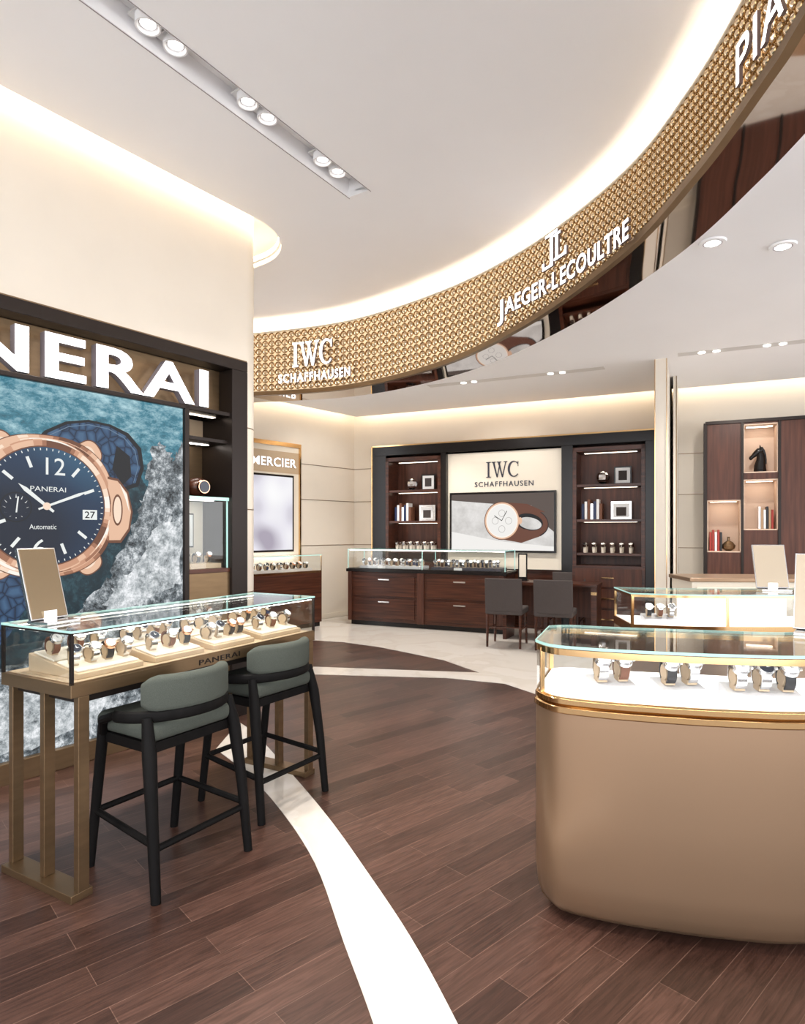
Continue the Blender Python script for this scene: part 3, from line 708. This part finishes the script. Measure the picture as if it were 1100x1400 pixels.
stand(u,.77,2.34,.816,8,2,w=.08,kk=(5,0),sc=1.45); stand(u,1.0,2.29,.816,4,2,w=.08,kk=(4,5),sc=1.45); stand(u,1.25,2.20,.816,-6,3,w=.08,kk=(5,1,4),sc=1.45); stand(u,1.55,2.25,.816,0,2); stand(u,1.85,2.36,.816,14,2)

# far island case
u=E('curved_display_counter')
F2=smoothp([(1.46,4.02),(1.75,3.93),(2.1,3.90),(2.6,3.92),(3.1,4.05)],5)
K2=smoothp([(3.1,4.45),(2.6,4.36),(2.1,4.34),(1.75,4.38),(1.50,4.46)],5)
loop2=F2+K2
b=B('body',u); b.loft([[Vector((x,y,z)) for x,y in inset(loop2,d)] for d,z in prof],lacq); b.finish(smooth=True,ang=50)
b=B('plinth',u); b.prism(inset(loop2,.12),0,.03,black); b.finish()
b=B('brass_rails',u)
frameloop(-.004,.012,.755,.81,brass,loop2); frameloop(0,.012,.985,1.0,brass,loop2)
for i in (0,9,len(F2)-1,len(F2),len(loop2)-1): x,y=inset(loop2,.008)[i]; b.box(x-.008,x+.008,y-.008,y+.008,.81,.99,brass)
b.finish(smooth=True,ang=40)
b=B('case_floor',u); b.prism(inset(loop2,.012),.808,.814,silk); 
b.prism([(1.84,4.2),(2.55,4.18),(2.55,4.2),(1.84,4.22)],.814,.98,silk); b.finish()
b=B('case_glass',u); n=len(loop2); l2=inset(loop2,.004); b.add([(x,y,.812) for x,y in l2]+[(x,y,.985) for x,y in l2],[(i,(i+1)%n,n+(i+1)%n,n+i) for i in range(n)],glass)
b.prism(inset(loop2,.003),1.001,1.009,glass); b.finish(smooth=True,recalc=False)
b=B('glass_edges',u); frameloop(-.002,.0,1.001,1.009,gedge,loop2); b.finish()
stand(u,1.68,4.12,.814,-5,3)
# service cabinet behind
u=E('service_cabinet',(2.65,4.75,0),-5); b=B('carcass',u); b.box(-.45,.75,0,.45,.05,1.02,cream); b.box(-.43,.73,.02,.43,0,.05,black); b.box(-.47,.77,-.02,.47,1.02,1.05,lacq)
b.box(-.42,.14,-.015,0,.1,.98,cream); b.box(.16,.72,-.015,0,.1,.98,cream); b.finish(.004)
champl=M('champagne_light',(.50,.42,.32),.35,.35)
vanity(2.46,4.16,1.01,-12,18,.20,.30,champl); vanity(1.62,2.44,.997,-38,16,.19,.31,champl)

# ------------------------------------------------------------ back display unit
u=E('built_in_watch_display',(-.577,10.1,0),-24.95)
b=B('carcass',u)
b.box(.12,4.345,.36,.39,0,2.74,black); b.box(.12,4.345,-.02,.36,2.60,2.74,black)
b.box(.12,.355,-.02,.36,0,2.60,black); b.box(4.184,4.345,-.02,.36,0,2.60,black)
b.box(1.285,1.37,-.02,.36,0,2.60,black); b.box(3.09,3.245,-.02,.36,0,2.60,black)
b.box(1.37,3.09,.10,.2,0,.86,walnut)
b.finish(.003)
b=B('brass_outline',u); b.box(.10,.12,-.03,.38,0,2.76,brass); b.box(4.345,4.365,-.03,.38,0,2.76,brass); b.box(.10,4.365,-.03,.38,2.74,2.76,brass); b.finish()
b=B('sign_panel',u); b.box(1.37,3.09,.06,.10,.86,2.58,cream); b.finish()
b=B('sign_letters',u); put(b,iwc2d(),flatmap,.50,.23,1.98,2.20,-.06,-.045,darklet); put(b,txt2d('SCHAFFHAUSEN',.005,1.2),flatmap,.88,.075,1.80,2.065,-.06,-.05,darklet); b.finish(recalc=False)
b=B('picture_screen',u); b.box(1.42,3.01,.01,.06,1.10,1.985,black)
def sp(pts,m,k): 
    tris=geometry.tessellate_polygon([[Vector((x,y,0)) for x,y in pts]]); b.add([(x,.009-.0008*k,z) for x,z in pts],[tuple(t) for t in tris],m)
sp([(1.45,1.13),(2.98,1.13),(2.98,1.955),(1.45,1.955)],p_stone,0)
sp([(1.45,1.955),(2.98,1.955),(2.98,1.76),(2.2,1.80),(1.45,1.87)],p_dusk,1)
sp([(2.55,1.955),(2.98,1.955),(2.98,1.40),(2.80,1.55)],p_dusk,2)
sp([(1.45,1.13),(2.98,1.13),(2.98,1.19),(2.2,1.26),(1.45,1.40)],p_cream,1)
def el(cx,cz,rx,rz,m,k,rot=0,n=36): sp([(cx+rx*math.cos(2*math.pi*i/n)*math.cos(rot)-rz*math.sin(2*math.pi*i/n)*math.sin(rot),cz+rx*math.cos(2*math.pi*i/n)*math.sin(rot)+rz*math.sin(2*math.pi*i/n)*math.cos(rot)) for i in range(n)],m,k)
el(2.60,1.53,.31,.22,p_black,3,-.2); el(2.60,1.535,.30,.205,p_brown,3.5,-.2); el(2.63,1.54,.20,.12,p_black,4,-.2); el(2.64,1.52,.17,.085,p_stone,4.5,-.2); sp([(2.24,1.83),(2.60,1.80),(2.86,1.68),(2.45,1.66)],p_brown,5); sp([(2.22,1.29),(2.52,1.24),(2.80,1.34),(2.58,1.44)],p_brown,5)
el(2.23,1.56,.265,.28,p_rosed,6); el(2.23,1.56,.255,.268,ROSE[3],7); el(2.23,1.56,.235,.248,ROSE[5],8); el(2.23,1.56,.22,.232,p_cream,9)
for dx,dz in((0,.11),(-.10,-.0),(.10,-.0),(0,-.12)): el(2.23+dx,1.56+dz,.05,.052,p_grey,10); el(2.23+dx,1.56+dz,.044,.046,p_cream,10.5)
el(2.50,1.56,.03,.05,ROSE[3],8); sp([(2.222,1.56),(2.232,1.56),(2.31,1.70),(2.302,1.705)],p_black,11); sp([(2.23,1.555),(2.23,1.565),(2.12,1.64),(2.115,1.63)],p_black,11)
b.finish(recalc=False)
b=B('shelves',u)
for x0,x1 in ((.355,1.285),(3.245,4.184)):
    b.box(x0,x1,.34,.36,0,2.6,walnutv)
    for a in (x0,x1-.05): b.box(a,a+.05,-.03,.34,0,2.56,walnut)
    b.box(x0,x1,-.03,.34,2.50,2.56,walnut)
    for z in (2.05,1.57,1.11): b.box(x0+.05,x1-.05,-.01,.34,z-.035,z,walnut)
    for z in (2.50,2.015,1.535): b.box(x0+.12,x1-.12,.20,.25,z-.003,z-.0,leds)
    b.box(x0,x1,-.06,.34,.06,.94,walnut)
    for k in range(3): b.box(x0+.04,x1-.04,-.075,-.06,.09+.28*k,.34+.28*k,walnutv); b.box((x0+x1)/2-.08,(x0+x1)/2+.08,-.09,-.075,.21+.28*k,.225+.28*k,brass)
    # decor
    b.box(x0+.52,x0+.75,.2,.22,2.05,2.30,black); b.box(x0+.54,x0+.73,.195,.2,2.07,2.28,dialw); b.box(x0+.58,x0+.69,.19,.195,2.11,2.24,greyfab); b.box(x0+.48,x0+.75,.2,.22,1.57,1.82,steel); b.box(x0+.51,x0+.72,.195,.2,1.60,1.79,dialw); b.box(x0+.55,x0+.68,.19,.195,1.62,1.74,greyfab)
    b.ball((x0+.38,.15,2.15),(.09,.09,.09),steel); b.cyl((x0+.38,.15,2.05),(x0+.38,.15,2.06),.08,.08,black)
    for k in range(7):
        bmx=[strapbl,dialw,strapb,steel][k%4]; b.box(x0+.10+k*.04,x0+.135+k*.04,.1,.26,1.57,1.57+.22+.03*((k*7)%3),bmx)
    for k in range(6):
        for yy in (.08,.2): b.cyl((x0+.15+k*.12,yy,1.11),(x0+.15+k*.12,yy,1.20),.022,.026,cream,12); b.cyl((x0+.15+k*.12,yy-.01,1.20),(x0+.15+k*.12,yy-.03,1.24),.028,.028,steel,12)
b.finish(.003)
# display cabinet in front
u=E('watch_display_cabinet',(-.83,9.55,0),-24.95)
b=B('cabinet_body',u)
b.box(0,2.45,0,.52,.07,.80,walnut); b.box(.04,2.41,.04,.5,0,.07,black); b.box(-.02,2.47,-.02,.54,.80,.845,black)
b.box(.02,.08,-.03,0,.07,.80,walnutv); b.box(1.16,1.26,-.03,0,.07,.80,walnutv); b.box(2.37,2.43,-.03,0,.07,.80,walnutv)
for x0 in (.13,1.31):
    for z0 in (.12,.45): b.box(x0,x0+.98,-.02,0,z0,z0+.29,walnut); b.box(x0+.40,x0+.58,-.034,-.02,z0+.235,z0+.255,steel)
b.finish(.004)
b=B('case',u)
b.box(0,2.45,0,.52,.845,.855,black)
for x in (0,1.22,2.44):
    for y in(0,.51): b.box(x,x+.01,y,y+.01,.85,1.13,gedge)
b.box(0,2.45,-.002,.004,1.13,1.14,gedge); b.box(0,2.45,.515,.521,1.13,1.14,gedge); b.box(0,.006,0,.52,1.13,1.14,gedge); b.box(2.444,2.45,0,.52,1.13,1.14,gedge)
b.box(.01,2.44,.002,.005,.855,1.13,glass); b.box(.006,2.444,.004,.515,1.133,1.142,glass)
b.box(.02,2.43,.03,.040,1.122,1.128,ledw)
b.box(.15,1.15,.1,.44,.855,.89,whitem); b.box(1.32,2.35,.1,.44,.855,.89,darklet); b.box(.5,.62,.02,.03,.856,.89,dialw); b.box(1.7,1.82,.02,.03,.856,.89,dialw)
b.finish()
for x0 in (.2,1.37):
    for i in range(9):
        for y in (.17,.34): watch(u,x0+i*.11,y,.89,random.uniform(-15,15),1.5)
# desk
u=E('consultation_desk',(-.83,9.55,0),-24.95)
b=B('desk',u); b.box(2.50,3.70,-.36,.08,.715,.755,walnut); b.box(3.62,3.69,-.34,.06,0,.715,walnut); b.box(2.51,2.56,-.34,.06,0,.715,walnut); b.box(2.56,3.62,.0,.03,.30,.715,walnutv); b.box(3.62,3.69,-.345,-.34,.62,.66,brass)
b.finish(.003)
u=E('table_display_stand',(*[(-.83+ca*2.72-sa*-.12),(9.55+sa*2.72+ca*-.12)],.755),-24.95)
b=B('stand',u); b.box(-.07,.07,-.05,.05,0,.015,black); b.box(-.06,.06,-.01,.01,.015,.36,black); b.box(-.045,.045,-.013,-.01,.05,.34,cream); b.finish(.003)
# chairs
def chair(x,y,rot):
    e=E('upholstered_chair',(x,y,0),rot)
    b=B('legs',e)
    for sx in(-1,1):
        b.cyl((sx*.20,-.20,0),(sx*.20,-.18,.44),.014,.02,walnut,8); b.cyl((sx*.20,.20,0),(sx*.19,.18,.42),.014,.02,walnut,8)
        b.cyl((sx*.2,-.19,.22),(sx*.195,.19,.22),.01,.01,walnut,8)
    b.cyl((-.2,-.19,.25),(.2,-.19,.25),.01,.01,walnut,8); b.finish(smooth=True)
    b=B('seat',e); b.box(-.225,.225,-.215,.225,.40,.48,greyfab); b.finish(.02,smooth=True,seg=3,ang=80)
    b=B('backrest',e); rings=[]
    for i in range(9):
        t=-1+i/4; x_=.225*t; yb=-.235+.03*t*t
        rings.append([Vector((x_,yb,.44)),Vector((x_,yb+.04,.44)),Vector((x_,yb+.0,.84)),Vector((x_,yb-.035,.84))])
    b.loft(rings,greyfab); b.finish(.012,smooth=True,seg=3,ang=50)
chair(1.29,7.76,-22); chair(1.83,7.52,-22); 
chair(*[(-.83+ca*3.2-sa*.33),(9.55+sa*3.2+ca*.33)],155)

# ------------------------------------------------------------ right shelving
u=E('built_in_bookcase',(-.577,10.1,0),-24.95)
b=B('shelving',u)
lin=M('niche_lining',(.62,.46,.35),.5)
b.box(4.90,8.2,.36,.39,0,2.79,walnutv)
b.box(4.90,8.2,-.02,.36,2.76,2.80,darkbronze); b.box(4.88,4.92,-.02,.36,0,2.78,darkbronze)
cols=[(4.92,5.30),(5.33,5.70),(5.73,6.1),(6.13,6.5),(6.53,6.9),(6.93,7.3),(7.33,7.7),(7.73,8.1)]
nich=[[(1.14,1.80)],[(1.42,2.05),(2.13,2.74)],[],[(1.0,1.6)],[(1.5,2.1)],[],[(1.2,1.8)],[]]
for (x0,x1),ns in zip(cols,nich):
    b.box(x1,x1+.03,-.02,.36,0,2.76,darkbronze); z=0
    for (a,c) in ns+[(2.76,2.76)]:
        if a-z>.01: b.box(x0,x1,0,.36,z,a,walnutv)
        z=c
    for a,c in ns:
        b.box(x0,x1,.33,.36,a,c,lin); b.box(x0,x1,0,.33,a,a+.015,lin); b.box(x0,x1,0,.33,c-.015,c,lin); b.box(x0,x0+.01,0,.33,a,c,lin); b.box(x1-.01,x1,0,.33,a,c,lin)
        b.box(x0+.04,x1-.04,.14,.24,c-.018,c-.015,leds)
b.finish(.002)
b=B('books',u)
bk=[M('book_red',(.35,.04,.03),.6),dialw,M('book_tan',(.45,.3,.18),.6),strapk]
for k in range(5): b.box(4.95+.03*k,4.975+.03*k,.1,.26,1.155,1.155+.24+.03*(k%2),bk[(0,0,1,0,3)[k]])
for k in range(6): b.box(5.50+.028*k,5.524+.028*k,.1,.26,1.435,1.435+.28-.02*(k%3),bk[(1,2,1,3,2,0)[k]])
b.finish(.001)
b=B('vase',u); pr=[(.03,0),(.07,.03),(.08,.07),(.05,.11),(.018,.13),(.014,.17),(.02,.18)]
b.loft([b.ring((5.17,.15,1.155+z),(0,0,1),r,16) for r,z in pr],bronze); b.finish(smooth=True)
# horse bust
h=B('horse_head_sculpture',None,(*BW(5.52,.15),2.145),-24.95)
h.loft([h.ring((0,0,z),(0,0,1),r,16) for r,z in ((.07,0),(.07,.02),(.055,.03))],black)
path=[((0,0,.02),(.07,.05)),((.0,0,.09),(.065,.045)),((.012,0,.16),(.052,.035)),((.01,0,.22),(.045,.03)),((-.005,0,.26),(.04,.028))]
h.loft([[Vector((p[0]+r[0]*math.cos(2*math.pi*i/14),p[1]+r[1]*math.sin(2*math.pi*i/14),p[2])) for i in range(14)] for p,r in path],black)
hp=[((.02,0,.285),.034),((-.01,0,.27),.042),((-.05,0,.235),.034),((-.085,0,.20),.024),((-.105,0,.18),.024),((-.115,0,.168),.012)]
h.loft([h.ring(p,(-.8,0,-.6),r,12) for p,r in hp],black)
for sy in (-.018,.018): h.cyl((.005,sy,.30),(-.002,sy*1.2,.345),.012,.002,black,8)
h.loft([[Vector((x+.012,-.006,z)),Vector((x+.012,.006,z)),Vector((x-.02,.006,z)),Vector((x-.02,-.006,z))] for x,z in ((.06,.10),(.062,.16),(.056,.22),(.04,.28),(.015,.32))],black)
h.finish(smooth=True)

# ------------------------------------------------------------ far left display
u=E('illuminated_display_showcase',(-.817,10.65,0),50)
b=B('frame',u); b.box(-3.1,-1.22,-.06,-.001,2.68,2.74,brass); b.box(-1.25,-1.22,-.06,-.001,0,2.68,brass); b.box(-3.1,-1.25,-.03,-.001,0,2.68,cream)
b.box(-3.1,-1.25,-.032,-.03,2.28,2.60,tan)
b.box(-2.6,-1.36,-.05,-.03,1.10,2.25,darkbronze); b.box(-2.57,-1.39,-.055,-.05,1.13,2.22,p_glow)
b.finish()
b=B('letters',u); put(b,txt2d('BAUME & MERCIER',.012,1.05),flatmap,1.75,.13,-3.06,2.37,.033,.045,letter,letside); b.finish(recalc=False)
b=B('case',u); b.box(-2.8,-1.25,-.55,-.03,.07,.80,walnut); b.box(-2.78,-1.27,-.53,-.05,0,.07,black); b.box(-2.8,-1.25,-.55,-.03,.80,.83,brass); b.box(-2.8,-1.25,-.55,-.545,.83,1.05,glass); b.box(-2.8,-1.25,-.55,-.03,1.05,1.06,glass); b.box(-2.8,-1.25,-.552,-.548,1.05,1.062,gedge); b.box(-1.26,-1.25,-.55,-.54,.83,1.05,brass)
b.box(-2.7,-1.35,-.45,-.12,.83,.86,whitem); b.box(-2.7,-1.35,-.10,-.09,1.03,1.04,ledw); b.finish()
for i in range(10):
    for y in (-.38,-.22): watch(u,-1.42-i*.12,y,.86,0,1.4)

# ------------------------------------------------------------ lights
def spot(x,y,z,e,col=(1,.94,.87),size=75,blend=.7,rad=.05,tgt=None):
    l=bpy.data.lights.new('spot_lamp','SPOT'); l.energy=e; l.color=col; l.spot_size=R(size); l.spot_blend=blend; l.shadow_soft_size=rad
    o=bpy.data.objects.new('spot_lamp',l); scn.collection.objects.link(o); o.location=(x,y,z)
    if tgt: o.rotation_euler=(Vector(tgt)-Vector((x,y,z))).to_track_quat('-Z','Y').to_euler()
for i in (0,2,4,6,8):
    x,y=pos[i]; spot(x,y,CEIL-.0,95,tgt=(x-.1,y,0),size=95)
for x,y in dl: spot(x,y,LOW-.05,80,tgt=(x,y,0),size=90)
for x,y in ((.75,8.0),(1.9,7.5),(3.4,6.5),(-.6,8.6),(.2,8.8)): spot(x,y,LOW-.03,80,tgt=(x,y,0),size=110)
spot(1.0,7.9,LOW-.03,60,tgt=(1.5,9.2,1.9),size=80); spot(.4,1.2,CEIL-.1,90,tgt=(1.2,2.4,.8),size=80); spot(-.6,1.5,CEIL-.1,80,tgt=(-1.1,3,.8),size=80)
spot(-.5,8.5,LOW-.03,50,tgt=(-1.3,10,1.5),size=90); spot(3.6,6.5,LOW-.03,60,tgt=(4.4,8,1.5),size=80)
w=bpy.data.worlds.new('world'); scn.world=w; w.use_nodes=True
w.node_tree.nodes['Background'].inputs[0].default_value=(.97,.98,1,1); w.node_tree.nodes['Background'].inputs[1].default_value=2.9
